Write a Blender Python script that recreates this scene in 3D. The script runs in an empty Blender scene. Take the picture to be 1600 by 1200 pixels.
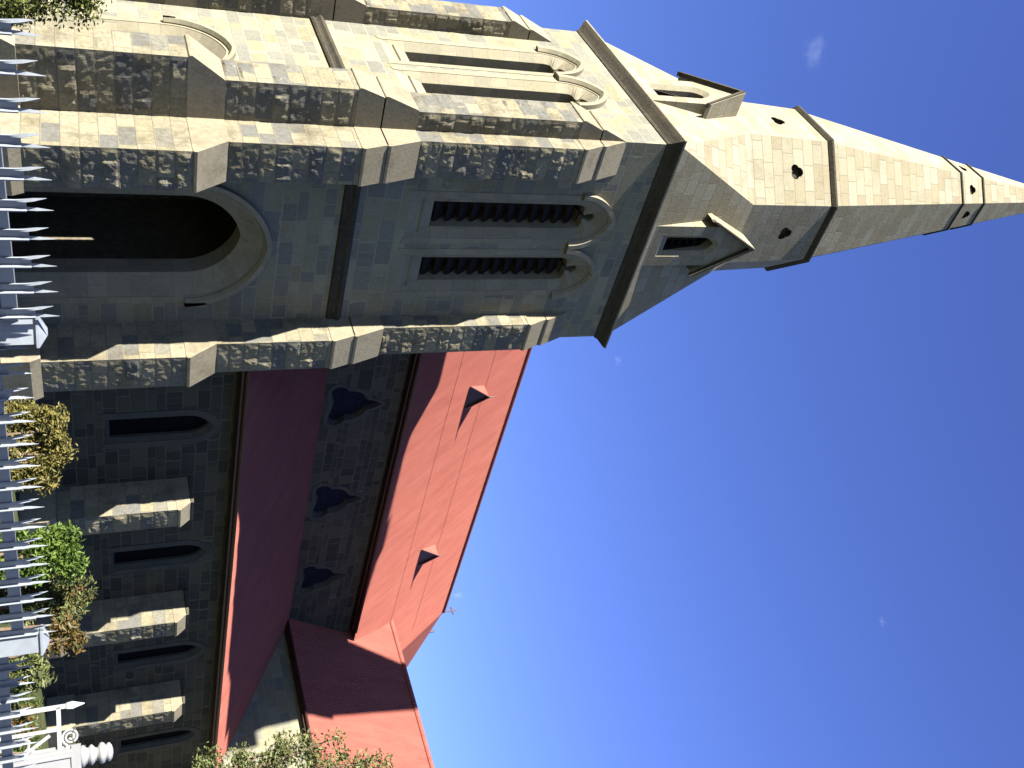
import bpy, math, random
from mathutils import Vector, Matrix, noise
random.seed(7)
R_ = math.radians
SC = bpy.context.scene
COL = SC.collection

# ------------------------------------------------------------------ camera, sky, sun, exposure
cam_d = bpy.data.cameras.new('camera')
cam = bpy.data.objects.new('camera', cam_d); COL.objects.link(cam); SC.camera = cam
CX = Vector((-0.23548515, -0.31476708, 0.91949357))       # picture right  (the phone was held on its side)
CD = Vector((0.7294291, -0.68245275, -0.04681266))        # picture down
CF = Vector((0.642246, 0.65968169, 0.39030775))           # forward
m = Matrix.Identity(4)
for i in range(3):
    m[i][0] = CX[i]; m[i][1] = -CD[i]; m[i][2] = -CF[i]
cam.matrix_world = m
cam_d.sensor_fit = 'HORIZONTAL'; cam_d.sensor_width = 36.0
cam_d.lens = 1544.83 / 1600 * 36.0
cam_d.clip_start = 0.05; cam_d.clip_end = 20000

SUN = Vector((-1.0, -0.018, 0.488)).normalized()           # towards the sun
w = bpy.data.worlds.new('World'); SC.world = w; w.use_nodes = True
nt = w.node_tree; bg = nt.nodes['Background']
sky = nt.nodes.new('ShaderNodeTexSky'); sky.sky_type = 'NISHITA'; sky.sun_disc = False
sky.sun_elevation = math.asin(SUN.z)
sky.sun_rotation = math.atan2(SUN.x, SUN.y)
sky.altitude = 800; sky.air_density = 1.0; sky.dust_density = 0.0; sky.ozone_density = 4.0
hs = nt.nodes.new('ShaderNodeHueSaturation'); hs.inputs['Saturation'].default_value = 1.12; hs.inputs['Hue'].default_value = 0.524
nt.links.new(sky.outputs[0], hs.inputs['Color']); nt.links.new(hs.outputs[0], bg.inputs[0]); bg.inputs[1].default_value = 0.053
sl = bpy.data.lights.new('sun', 'SUN'); sl.energy = 5.0; sl.angle = R_(0.5); sl.color = (1.0, 0.955, 0.86)
so = bpy.data.objects.new('sun', sl); COL.objects.link(so)
so.rotation_euler = (-SUN).to_track_quat('-Z', 'Y').to_euler()
SC.view_settings.view_transform = 'Standard'; SC.view_settings.look = 'None'
SC.view_settings.exposure = 2.4; SC.view_settings.gamma = 1.0
SC.cycles.max_bounces = 6; SC.cycles.volume_bounces = 1

GZ = -1.7                                                  # ground level below the eye

# ------------------------------------------------------------------ helpers
def link_parent(o, parent):
    if parent is not None:
        o.parent = parent
        o.matrix_parent_inverse = Matrix.Translation(-ROOT_AT.get(parent.name, Vector((0, 0, 0))))
ROOT_AT = {}
def empty(name, loc, label=None, cat=None, group=None, kind=None, parent=None):
    o = bpy.data.objects.new(name, None); COL.objects.link(o)
    loc = Vector(loc); ROOT_AT[o.name] = loc
    o.empty_display_size = 0.3
    if parent is not None:
        link_parent(o, parent)
    o.location = loc
    tag(o, label, cat, group, kind)
    return o
def tag(o, label=None, cat=None, group=None, kind=None):
    if label: o['label'] = label
    if cat: o['category'] = cat
    if group: o['group'] = group
    if kind: o['kind'] = kind
    return o

class MB:
    def __init__(s): s.v = []; s.f = []; s.smooth = False
    def add(s, vs, fs):
        n = len(s.v); s.v += [Vector(p) for p in vs]; s.f += [tuple(i + n for i in f) for f in fs]; return s
    def box(s, a, b):
        x0, y0, z0 = a; x1, y1, z1 = b
        return s.add([(x0,y0,z0),(x1,y0,z0),(x1,y1,z0),(x0,y1,z0),(x0,y0,z1),(x1,y0,z1),(x1,y1,z1),(x0,y1,z1)],
                     [(0,3,2,1),(4,5,6,7),(0,1,5,4),(1,2,6,5),(2,3,7,6),(3,0,4,7)])
    def bar(s, a, b, w, h, up=(0,0,1)):
        a = Vector(a); b = Vector(b); d = (b - a).normalized(); up = Vector(up)
        x = d.cross(up).normalized() * (w / 2); y = x.cross(d).normalized() * (h / 2)
        vs = [a-x-y, a+x-y, a+x+y, a-x+y, b-x-y, b+x-y, b+x+y, b-x+y]
        return s.add(vs, [(0,1,2,3),(4,7,6,5),(0,4,5,1),(1,5,6,2),(2,6,7,3),(3,7,4,0)])
    def rings(s, rs, close=True, cap0=True, cap1=True):
        n = len(rs[0]); vs = [p for r in rs for p in r]; fs = []
        for k in range(len(rs) - 1):
            for i in range(n if close else n - 1):
                j = (i + 1) % n
                fs.append((k*n+i, k*n+j, (k+1)*n+j, (k+1)*n+i))
        if cap0: fs.append(tuple(range(n - 1, -1, -1)))
        if cap1: fs.append(tuple(range((len(rs)-1)*n, len(rs)*n)))
        return s.add(vs, fs)
    def tube(s, pts, r, n=8):
        rs = []; pts = [Vector(p) for p in pts]
        rr = r if isinstance(r, (list, tuple)) else [r] * len(pts)
        for i, p in enumerate(pts):
            d = (pts[min(i+1, len(pts)-1)] - pts[max(i-1, 0)]).normalized()
            a = d.orthogonal() if abs(d.z) > .9 else d.cross(Vector((0,0,1)))
            if abs(d.z) > .9: a = Vector((1,0,0)) - d * d.x
            a.normalize(); b = d.cross(a)
            rs.append([p + (a*math.cos(2*math.pi*k/n) + b*math.sin(2*math.pi*k/n)) * rr[i] for k in range(n)])
        return s.rings(rs)
    def lathe(s, c, prof, n=20):
        c = Vector(c)
        return s.rings([[c + Vector((r*math.cos(2*math.pi*k/n), r*math.sin(2*math.pi*k/n), z)) for k in range(n)] for r, z in prof])
    def hull(s, pts):
        import bmesh
        bm = bmesh.new()
        for p in pts: bm.verts.new(p)
        bmesh.ops.convex_hull(bm, input=bm.verts)
        bm.verts.ensure_lookup_table(); bm.verts.index_update()
        bmesh.ops.dissolve_limit(bm, angle_limit=0.01, verts=bm.verts, edges=bm.edges)
        bm.verts.index_update()
        s.add([v.co.copy() for v in bm.verts], [[v.index for v in f.verts] for f in bm.faces]); bm.free(); return s
    def mesh(s, name, mats):
        me = bpy.data.meshes.new(name); me.from_pydata([tuple(p) for p in s.v], [], s.f)
        for m_ in (mats if isinstance(mats, (list, tuple)) else [mats]): me.materials.append(m_)
        me.validate()
        return me
    def build(s, name, mats, parent=None, smooth=False, fix=True):
        me = s.mesh(name, mats)
        if fix: fixn(me)
        uvbox(me)
        if smooth: me.polygons.foreach_set('use_smooth', [True] * len(me.polygons))
        o = bpy.data.objects.new(name, me); COL.objects.link(o); link_parent(o, parent)
        return o
def fixn(me):
    import bmesh
    bm = bmesh.new(); bm.from_mesh(me); bmesh.ops.recalc_face_normals(bm, faces=bm.faces); bm.to_mesh(me); bm.free()
def uvbox(me):
    uv = me.uv_layers.new(name='UVMap') if not me.uv_layers else me.uv_layers[0]
    vs = me.vertices; data = [0.0] * (2 * len(me.loops))
    for p in me.polygons:
        n = p.normal
        if abs(n.z) > 0.92: t = Vector((1,0,0)); b = Vector((0,1,0))
        else:
            t = Vector((-n.y, n.x, 0)).normalized()
            # keep the horizontal axis steady so that joints run on across slightly tilted faces
            if abs(n.x) > abs(n.y) * 2.6: t = Vector((0, math.copysign(1, n.x), 0))
            elif abs(n.y) > abs(n.x) * 2.6: t = Vector((-math.copysign(1, n.y), 0, 0))
            b = Vector((0, 0, 1)) if abs(n.z) < 0.5 else n.cross(t)
        for li in p.loop_indices:
            co = vs[me.loops[li].vertex_index].co
            data[2*li] = co.dot(t); data[2*li+1] = co.dot(b)
    uv.data.foreach_set('uv', data)
def cut(mb, cutters, name, mat, cmat, parent):
    """boolean: mb minus the cutters; opening faces take cmat"""
    me = mb.mesh(name, mat); fixn(me)
    o = bpy.data.objects.new(name, me); COL.objects.link(o)
    tmp = []
    for c in cutters:
        cm = c.mesh('cutter', getattr(c, 'mat', cmat)); fixn(cm)
        co = bpy.data.objects.new('cutter', cm); COL.objects.link(co); tmp.append(co)
        md = o.modifiers.new('b', 'BOOLEAN'); md.object = co; md.operation = 'DIFFERENCE'; md.solver = 'EXACT'
        try: md.material_mode = 'TRANSFER'
        except Exception: pass
    dg = bpy.context.evaluated_depsgraph_get(); dg.update()
    new = bpy.data.meshes.new_from_object(o.evaluated_get(dg))
    o.modifiers.clear(); o.data = new; new.name = name
    for t in tmp: bpy.data.objects.remove(t)
    uvbox(new); link_parent(o, parent)
    return o

# ------------------------------------------------------------------ materials
def newmat(name, rough=0.9, spec=0.2):
    m_ = bpy.data.materials.new(name); m_.use_nodes = True
    b = m_.node_tree.nodes['Principled BSDF']
    b.inputs['Roughness'].default_value = rough; b.inputs['Specular IOR Level'].default_value = spec
    return m_, m_.node_tree, b
def N(t, typ, **kw):
    n = t.nodes.new(typ)
    for k, v in kw.items():
        if k in n.inputs: n.inputs[k].default_value = v
        else: setattr(n, k, v)
    return n
def ramp(t, fac, stops, interp='LINEAR'):
    r = t.nodes.new('ShaderNodeValToRGB'); r.color_ramp.interpolation = interp
    e = r.color_ramp.elements
    while len(e) < len(stops): e.new(0.5)
    for i, (p, c) in enumerate(stops):
        e[i].position = p; e[i].color = (*c, 1) if len(c) == 3 else c
    t.links.new(fac, r.inputs[0]); return r.outputs[0]
def mix(t, a, b, f, mode='MIX'):
    n = t.nodes.new('ShaderNodeMix'); n.data_type = 'RGBA'; n.blend_type = mode
    for s_, v in ((0, f), (6, a), (7, b)):
        if hasattr(v, 'is_output'): t.links.new(v, n.inputs[s_])
        elif s_ == 0: n.inputs[0].default_value = v
        else: n.inputs[s_].default_value = (*v, 1)
    return n.outputs[2]
def math_(t, op, a, b=None):
    n = t.nodes.new('ShaderNodeMath'); n.operation = op
    for i, v in enumerate((a, b)):
        if v is None: continue
        if hasattr(v, 'is_output'): t.links.new(v, n.inputs[i])
        else: n.inputs[i].default_value = v
    return n.outputs[0]
def stone(name, bw, bh, cols, mortar, bump=0.5, warp=0.10, grain=(0.72, 1.18), msize=0.012, stain=0.35, dist=0.02, mfac=1.0):
    m_, t, b = newmat(name, 0.92, 0.15)
    L = t.links.new
    tc = N(t, 'ShaderNodeTexCoord'); sep = N(t, 'ShaderNodeSeparateXYZ'); L(tc.outputs['UV'], sep.inputs[0])
    # course heights that vary up the wall, stone lengths that vary along it
    nv = N(t, 'ShaderNodeTexNoise', noise_dimensions='1D', Scale=0.9 / max(bh, .1) * .3, Detail=1.0); L(sep.outputs[1], nv.inputs['W'])
    v2 = math_(t, 'ADD', sep.outputs[1], math_(t, 'MULTIPLY', math_(t, 'SUBTRACT', nv.outputs[0], 0.5), warp * 6))
    row = math_(t, 'FLOOR', math_(t, 'DIVIDE', v2, bh))
    cu = N(t, 'ShaderNodeCombineXYZ'); L(sep.outputs[0], cu.inputs[0]); L(math_(t, 'MULTIPLY', row, 7.31), cu.inputs[1])
    nu = N(t, 'ShaderNodeTexNoise', noise_dimensions='2D', Scale=0.8 / bw, Detail=0.0); L(cu.outputs[0], nu.inputs['Vector'])
    u2 = math_(t, 'ADD', sep.outputs[0], math_(t, 'MULTIPLY', math_(t, 'SUBTRACT', nu.outputs[0], 0.5), bw * 1.5 * min(1, warp * 10)))
    nd = N(t, 'ShaderNodeTexNoise', noise_dimensions='2D', Scale=7.0, Detail=3.0); L(tc.outputs['UV'], nd.inputs['Vector'])
    dd = math_(t, 'MULTIPLY', math_(t, 'SUBTRACT', nd.outputs[0], 0.5), dist * 2)
    cv = N(t, 'ShaderNodeCombineXYZ'); L(math_(t, 'ADD', u2, dd), cv.inputs[0]); L(math_(t, 'SUBTRACT', v2, dd), cv.inputs[1])
    br = N(t, 'ShaderNodeTexBrick', offset=0.5, offset_frequency=2, squash=0.7, squash_frequency=3)
    br.inputs['Scale'].default_value = 1; br.inputs['Brick Width'].default_value = bw; br.inputs['Row Height'].default_value = bh
    br.inputs['Mortar Size'].default_value = msize; br.inputs['Mortar Smooth'].default_value = 0.4; br.inputs['Bias'].default_value = 0
    br.inputs['Color1'].default_value = (0,0,0,1); br.inputs['Color2'].default_value = (1,1,1,1); br.inputs['Mortar'].default_value = (.5,.5,.5,1)
    L(cv.outputs[0], br.inputs['Vector'])
    n = len(cols)
    c = ramp(t, br.outputs['Color'], [(i / n, cols[i]) for i in range(n)], 'CONSTANT')
    g = N(t, 'ShaderNodeTexNoise', Scale=14.0, Detail=8.0, Roughness=0.7); L(tc.outputs['Object'], g.inputs['Vector'])
    gr = ramp(t, g.outputs[0], [(0.3, (grain[0],) * 3), (0.7, (grain[1],) * 3)])
    c = mix(t, c, gr, 1.0, 'MULTIPLY')
    s = N(t, 'ShaderNodeTexNoise', Scale=1.3, Detail=7.0, Roughness=0.7); L(tc.outputs['Object'], s.inputs['Vector'])
    sf = ramp(t, s.outputs[0], [(0.5, (0, 0, 0)), (0.72, (stain,) * 3)])
    c = mix(t, c, (0.050, 0.041, 0.026), sf)
    c = mix(t, c, mortar, math_(t, 'MULTIPLY', br.outputs['Fac'], mfac))
    L(c, b.inputs['Base Color'])
    h = math_(t, 'ADD', math_(t, 'MULTIPLY', br.outputs['Fac'], -1.0), math_(t, 'MULTIPLY', g.outputs[0], 0.9))
    bp = N(t, 'ShaderNodeBump', Strength=bump, Distance=0.03); L(h, bp.inputs['Height']); L(bp.outputs[0], b.inputs['Normal'])
    return m_
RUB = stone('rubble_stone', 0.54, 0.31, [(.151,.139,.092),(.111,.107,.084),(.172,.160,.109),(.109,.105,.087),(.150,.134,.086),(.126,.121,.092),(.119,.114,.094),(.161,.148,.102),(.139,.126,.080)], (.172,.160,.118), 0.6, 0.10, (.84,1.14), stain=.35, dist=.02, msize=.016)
AIS = stone('shade_darkened_rubble', 0.50, 0.28, [(.034,.031,.025),(.044,.041,.031),(.025,.024,.020),(.038,.035,.027),(.050,.046,.032),(.029,.028,.023)], (.065,.060,.048), 0.55, 0.10, (.82,1.16), stain=.25, dist=.02, msize=.016)  # tower rubble again, with aisle and nave shade put into the colour
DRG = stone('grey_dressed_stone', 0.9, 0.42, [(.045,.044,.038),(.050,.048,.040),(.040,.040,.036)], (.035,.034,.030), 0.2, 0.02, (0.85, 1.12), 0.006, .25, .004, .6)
ROCK = stone('rock_faced_stone', 0.62, 0.31, [(.139,.124,.084),(.108,.102,.082),(.160,.143,.099),(.084,.082,.072),(.143,.126,.082)], (.109,.097,.071), 0.6, 0.0, (.7,1.2), stain=.85, msize=.012, dist=.01)
DRS = stone('dressed_stone', 0.9, 0.42, [(.155,.139,.094),(.172,.153,.106),(.144,.133,.094),(.161,.141,.099)], (.118,.105,.076), 0.15, 0.02, (0.88, 1.1), 0.008, .3, .004, .8)
WTH = stone('weathering_slab', 3.0, 2.5, [(.151,.131,.091),(.164,.144,.102)], (.143,.126,.092), 0.2, 0.0, (0.78, 1.14), 0.002, .55, .0, .3)
SPI = stone('spire_ashlar', 0.72, 0.335, [(.175,.160,.114),(.158,.139,.092),(.181,.166,.122),(.148,.129,.086),(.168,.151,.106),(.163,.148,.104)], (.105,.091,.063), 0.25, 0.012, (0.88, 1.1), 0.012, .3, .003, .9)
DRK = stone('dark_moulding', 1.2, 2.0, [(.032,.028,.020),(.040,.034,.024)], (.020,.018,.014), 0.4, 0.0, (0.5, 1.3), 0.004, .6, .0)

def plain(name, col, rough=0.7, spec=0.3, var=0.15, scale=6.0, bump=0.0, metallic=0.0):
    m_, t, b = newmat(name, rough, spec); L = t.links.new
    tc = N(t, 'ShaderNodeTexCoord'); g = N(t, 'ShaderNodeTexNoise', Scale=scale, Detail=6.0, Roughness=0.6); L(tc.outputs['Object'], g.inputs['Vector'])
    r = ramp(t, g.outputs[0], [(0.3, tuple(c * (1 - var) for c in col)), (0.7, tuple(min(1, c * (1 + var)) for c in col))])
    L(r, b.inputs['Base Color']); b.inputs['Metallic'].default_value = metallic
    if bump:
        bp = N(t, 'ShaderNodeBump', Strength=bump, Distance=0.02); L(g.outputs[0], bp.inputs['Height']); L(bp.outputs[0], b.inputs['Normal'])
    return m_
def roofmat(name, along):
    m_, t, b = newmat(name, 0.75, 0.05); L = t.links.new
    tc = N(t, 'ShaderNodeTexCoord')
    mp = N(t, 'ShaderNodeMapping'); L(tc.outputs['Object'], mp.inputs['Vector'])
    mp.inputs['Scale'].default_value = (1.0, .25, .25) if along == 'x' else (.25, 1.0, .25)
    g = N(t, 'ShaderNodeTexNoise', Scale=2.2, Detail=7.0, Roughness=0.65); L(mp.outputs[0], g.inputs['Vector'])
    c = ramp(t, g.outputs[0], [(0.3, (.150,.047,.037)), (0.5, (.172,.056,.043)), (0.72, (.190,.065,.050))])
    m2 = N(t, 'ShaderNodeMapping'); L(tc.outputs['Object'], m2.inputs['Vector'])
    m2.inputs['Scale'].default_value = (5.0, .18, .18) if along == 'x' else (.18, 5.0, .18)
    g2 = N(t, 'ShaderNodeTexNoise', Scale=1.6, Detail=5.0, Roughness=0.7); L(m2.outputs[0], g2.inputs['Vector'])
    c = mix(t, c, ramp(t, g2.outputs[0], [(0.35, (.84,.82,.82)), (0.65, (1.10,1.08,1.06))]), 0.28, 'MULTIPLY')
    L(c, b.inputs['Base Color'])
    return m_
ROOFX = roofmat('red_roof_sheet', 'x'); ROOFY = roofmat('red_transept_sheet', 'y')
TRIM = plain('dark_red_trim', (.035,.012,.010), 0.5, 0.3)
GLASS = plain('leaded_glass', (.003,.003,.004), 0.7, 0.02, .4, 14.0)
BGLASS = plain('blue_leaded_glass', (.007,.009,.017), 0.7, 0.03, .4, 9.0)
LOUV = plain('louvre_slate', (.012,.010,.010), 0.85, 0.1, .3)
WOOD = plain('door_timber', (.045,.030,.020), 0.7, 0.2, .3)
STEEL = plain('grey_painted_steel', (.132,.145,.163), 0.45, 0.4, .12, 18.0)
WHITE = plain('white_paint', (.170,.170,.172), 0.4, 0.4, .06, 12.0)
PLAST = plain('porch_plaster', (.10,.085,.06), 0.9, 0.1, .3)
def leafmat(name, c0, c1, trans=0.25):
    m_, t, b = newmat(name, 0.55, 0.25); L = t.links.new
    g = N(t, 'ShaderNodeNewGeometry')
    c = ramp(t, g.outputs['Random Per Island'], [(0.0, c0), (1.0, c1)])
    L(c, b.inputs['Base Color'])
    tr = N(t, 'ShaderNodeBsdfTranslucent'); L(c, tr.inputs[0])
    ms = N(t, 'ShaderNodeMixShader'); ms.inputs[0].default_value = trans
    L(b.outputs[0], ms.inputs[1]); L(tr.outputs[0], ms.inputs[2]); L(ms.outputs[0], t.nodes['Material Output'].inputs[0])
    return m_
LEAF_D = leafmat('green_leaves', (.013,.026,.005), (.079,.106,.022))
LEAF_Y = leafmat('golden_leaves', (.053,.053,.013), (.150,.123,.031))
LEAF_G = leafmat('bright_leaves', (.026,.053,.007), (.088,.132,.019))
LEAF_R = leafmat('rusty_leaves', (.035,.042,.010), (.110,.062,.018))
LEAF_O = leafmat('olive_leaves', (.026,.035,.011), (.106,.114,.035))
LEAF_P = leafmat('pale_olive_leaves', (.045,.055,.018), (.15,.16,.060), .3)
LEAF_L = leafmat('yellow_green_leaves', (.025,.035,.008), (.15,.16,.035), .3)
BARK = plain('bark', (.09,.065,.045), 0.95, 0.1, .35, 12.0, .5)

# ------------------------------------------------------------------ ground
def ground():
    m_, t, b = newmat('dry_grass_ground', 0.95, 0.1); L = t.links.new
    tc = N(t, 'ShaderNodeTexCoord'); g = N(t, 'ShaderNodeTexNoise', Scale=0.8, Detail=9.0, Roughness=0.7); L(tc.outputs['Object'], g.inputs['Vector'])
    L(ramp(t, g.outputs[0], [(.3, (.025,.038,.012)), (.5, (.04,.05,.018)), (.7, (.075,.07,.035))]), b.inputs['Base Color'])
    mb = MB(); mb.add([(-4000,-4000,GZ),(4000,-4000,GZ),(4000,4000,GZ),(-4000,4000,GZ)], [(0,1,2,3)])
    tag(mb.build('ground', m_), kind='structure')
    pv = plain('concrete_pavement', (.18,.17,.15), .9, .2, .2, 3.0)
    mb = MB(); mb.box((-40,-1.6,GZ-.3), (60,1.3,GZ+.02)); tag(mb.build('pavement', pv), kind='structure')
    asp = plain('asphalt', (.05,.05,.05), .9, .2, .25, 20.0)
    mb = MB(); mb.add([(-40,-9,GZ+.004),(60,-9,GZ+.004),(60,-1.62,GZ+.004),(-40,-1.62,GZ+.004)], [(0,1,2,3)]); tag(mb.build('road', asp), kind='structure')
    gr = plain('gravel_path', (.14,.13,.10), .95, .1, .25, 25.0)
    mb = MB(); mb.add([(11.5,3.4,GZ+.005),(13.6,3.4,GZ+.005),(13.6,17.4,GZ+.005),(11.5,17.4,GZ+.005)], [(0,1,2,3)]); tag(mb.build('path', gr), kind='structure')
ground()

# ------------------------------------------------------------------ the church
X0, X1, Y0, Y1 = 9.67, 15.43, 17.507, 23.267
TCX, TCY, TH = 12.55, 20.387, 2.88
church = empty('church', (22, 23, GZ), 'cream and grey stone church with a tall broach spire and red sheet roofs', 'church')
tower = empty('tower', (TCX, TCY, GZ), parent=church)
nave = empty('nave', (29, 27.2, GZ), parent=church)
aisle = empty('aisle', (25.4, 20, GZ), parent=church)
transept = empty('transept', (38.3, 18, GZ), parent=church)

# local frames for wall faces: f(a, z, d): a along the wall (seen left to right), d depth into it
def face_mY(y): return lambda a, z, d: Vector((a, y + d, z))
def face_mX(x): return lambda a, z, d: Vector((x + d, -a, z))      # a = -Y so that it runs left to right
def arch_pts(c, hw, z0, zs, off, cc, n=14, cusp=0.0):
    """pointed opening outline: arc centres at +-cc from the middle, inner half width hw, grown by off"""
    Rr = hw + cc + off
    apex = math.acos(min(1, cc / Rr)); right = []
    for i in range(n + 1):
        t = i / n; an = apex * t
        x = -cc + Rr * math.cos(an); z = zs + Rr * math.sin(an)
        if cusp:
            k = cusp * math.exp(-((t - 0.56) / 0.13) ** 2)
            x = max(0.0, x - k * 1.0); z -= k * 0.55
        right.append((x, z))
    pts = [(c + hw + off, z0)] + [(c + x, z) for x, z in right]
    pts += [(c - x, z) for x, z in right[-2::-1]] + [(c - hw - off, z0)]
    return pts
def opening(fr, c, hw, cc, zs, zin, zout, splay, sd, depth, cusp=0.0, n=14):
    inn = arch_pts(c, hw, zin, zs, 0, cc, n, cusp); out = arch_pts(c, hw, zout, zs, splay, cc, n)
    mb = MB()
    mb.rings([[fr(a, z, d) for a, z in ring] for ring, d in ((out, -0.06), (out, 0.0), (inn, sd), (inn, depth))])
    return mb
def ring_strip(fr, c, hw, cc, zs, o0, o1, z0, proud, depth=-0.03, n=20, mb=None, chamfer=.35):
    """a moulding that follows the arch between offsets o0 and o1, standing proud of the wall"""
    mb = mb or MB()
    a = arch_pts(c, hw, z0, zs, o0, cc, n); b = arch_pts(c, hw, z0, zs, o1, cc, n)
    a2 = arch_pts(c, hw, z0, zs, o0 + (o1 - o0) * chamfer, cc, n)
    rs = []
    for (p, q, p2) in zip(a, b, a2):
        rs.append([fr(p[0], p[1], -depth), fr(p[0], p[1], -proud * .35), fr(p2[0], p2[1], -proud), fr(q[0], q[1], -proud), fr(q[0], q[1], -depth)])
    mb.rings(rs, close=True)
    return mb

# tower shaft with its doorways and belfry openings
fS, fW = face_mY(Y0), face_mX(X0)
cutters = []
ZS = 10.63
BEL = [(fS, TCX - .76, .42), (fS, TCX + .76, .42), (fW, -(TCY + .76), .62), (fW, -(TCY - .76), .62)]
for fr, c, D in BEL:
    cutters.append(opening(fr, c, .33, .33, ZS, 7.12, 6.52, .20, .16, .95, 0.17))
porch = MB(); porch.box((10.45, 18.3, -1.62), (14.75, 22.5, 4.3)); porch.mat = PLAST
cutters.append(porch)
cutters.append(opening(fS, TCX, .96, .2, 1.9, -1.62, -1.62, .40, .32, 1.2, 0, 18))
cutters.append(opening(fW, -TCY, .72, .16, 1.75, -1.62, -1.62, .30, .28, 1.2, 0, 18))
shaft = MB(); shaft.box((X0, Y0, -4), (X1, Y1, 12.36))
tw = cut(shaft, cutters, 'tower_wall', RUB, DRS, tower)

for fr, c, D in BEL:
    lv = MB()
    for k in range(16):
        z = 6.95 + k * 0.30
        rs = [[fr(c - .40, z, D - .05), fr(c + .40, z, D - .05), fr(c + .40, z + .20, D + .12), fr(c - .40, z + .20, D + .12)],
              [fr(c - .40, z + .085, D - .05), fr(c + .40, z + .085, D - .05), fr(c + .40, z + .285, D + .12), fr(c - .40, z + .285, D + .12)]]
        lv.rings(rs)
    lv.build('louvre', LOUV, tower)
for fr, c in ((fS, TCX), (fW, -TCY)):
    for s in (-1, 1):
        hm = MB(); ring_strip(fr, c + s * .76, .33, .33, ZS, .25, .425, ZS - .02, .12, mb=hm)
        hm.build('hood_mould', DRS, tower)
    # dressed margin around both lights, a little proud of the rubble, with the sills
    for s in (-1, 1):
        mg = MB()
        a = arch_pts(c + s * .76, .33, 6.52, ZS, .202, .33, 14); b = arch_pts(c + s * .76, .33, 6.45, ZS, .36, .33, 14)
        lim = c
        bb = [((max(p, lim + .002) if s > 0 else min(p, lim - .002)), z) for p, z in b]
        rs = [[fr(p[0], p[1], .01), fr(p[0], p[1], -.012), fr(q[0], q[1], -.012), fr(q[0], q[1], .01)] for p, q in zip(a, bb)]
        mg.rings(rs)
        mg.build('window_dressing', DRS, tower)
    for s in (-1, 1):
        sm = MB(); q = c + s * .76
        sm.rings([[fr(q - .46, 6.80, .095), fr(q + .46, 6.80, .095), fr(q + .40, 6.84, .04), fr(q - .40, 6.84, .04)],
                  [fr(q - .46, 6.86, .12), fr(q + .46, 6.86, .12), fr(q + .40, 6.90, .12), fr(q - .40, 6.90, .12)]])
        sm.build('window_sill', DRS, tower)
# door mouldings
hd = MB(); ring_strip(fS, TCX, .96, .2, 1.9, .44, .60, 2.35, .13, mb=hd, n=24); hd.build('door_hood', DRS, tower)
hd = MB(); ring_strip(fW, -TCY, .72, .16, 1.75, .36, .50, 2.0, .12, mb=hd, n=24); hd.build('door_hood', DRS, tower)
for fr, c, hw, cc, zs, o in ((fS, TCX, .96, .2, 1.9, .40), (fW, -TCY, .72, .16, 1.75, .30)):
    a = arch_pts(c, hw, -1.6, zs, o + .002, cc, 18); b = arch_pts(c, hw, -1.6, zs, o + .16, cc, 18)
    mg = MB(); mg.rings([[fr(p[0], p[1], .01), fr(p[0], p[1], -.012), fr(q[0], q[1], -.012), fr(q[0], q[1], .01)] for p, q in zip(a, b)])
    mg.build('door_dressing', DRS, tower)
# west door, two timber leaves standing a hand's breadth apart: the sun comes through the gap
for (ya, yb) in ((TCY + .33, TCY + .80), (TCY - .80, TCY + .25)):
    d = MB(); d.box((10.12, ya, -1.60), (10.19, yb, 3.1)); d.build('door_leaf', WOOD, tower)

T0 = 0.80
# string course and cornice: square rings lofted up a profile
def sq(h, z): return [(TCX-h, TCY-h, z), (TCX+h, TCY-h, z), (TCX+h, TCY+h, z), (TCX-h, TCY+h, z)]
SPROF = ((-.02,5.02),(.05,5.05),(.08,5.10),(.05,5.15),(.07,5.20),(.12,5.26),(.09,5.33),(.02,5.38),(-.02,5.39))
for fr, c in ((fS, TCX), (fW, -TCY)):
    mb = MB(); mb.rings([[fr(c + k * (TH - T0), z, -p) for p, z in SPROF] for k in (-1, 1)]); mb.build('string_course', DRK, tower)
mb = MB(); mb.rings([sq(h, z) for h, z in ((2.86,12.30),(2.905,12.32),(2.93,12.39),(2.99,12.46),(3.06,12.53),(3.10,12.58),(3.10,12.60),(2.84,12.60))])
mb.build('cornice', DRK, tower)  # dark colour carries the shade of the cornice soffit
mb = MB(); mb.rings([sq(h, z) for h, z in ((2.84,12.603),(3.115,12.603),(3.12,12.645),(2.84,12.73))]); mb.build('cornice_fillet', WTH, tower)

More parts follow.
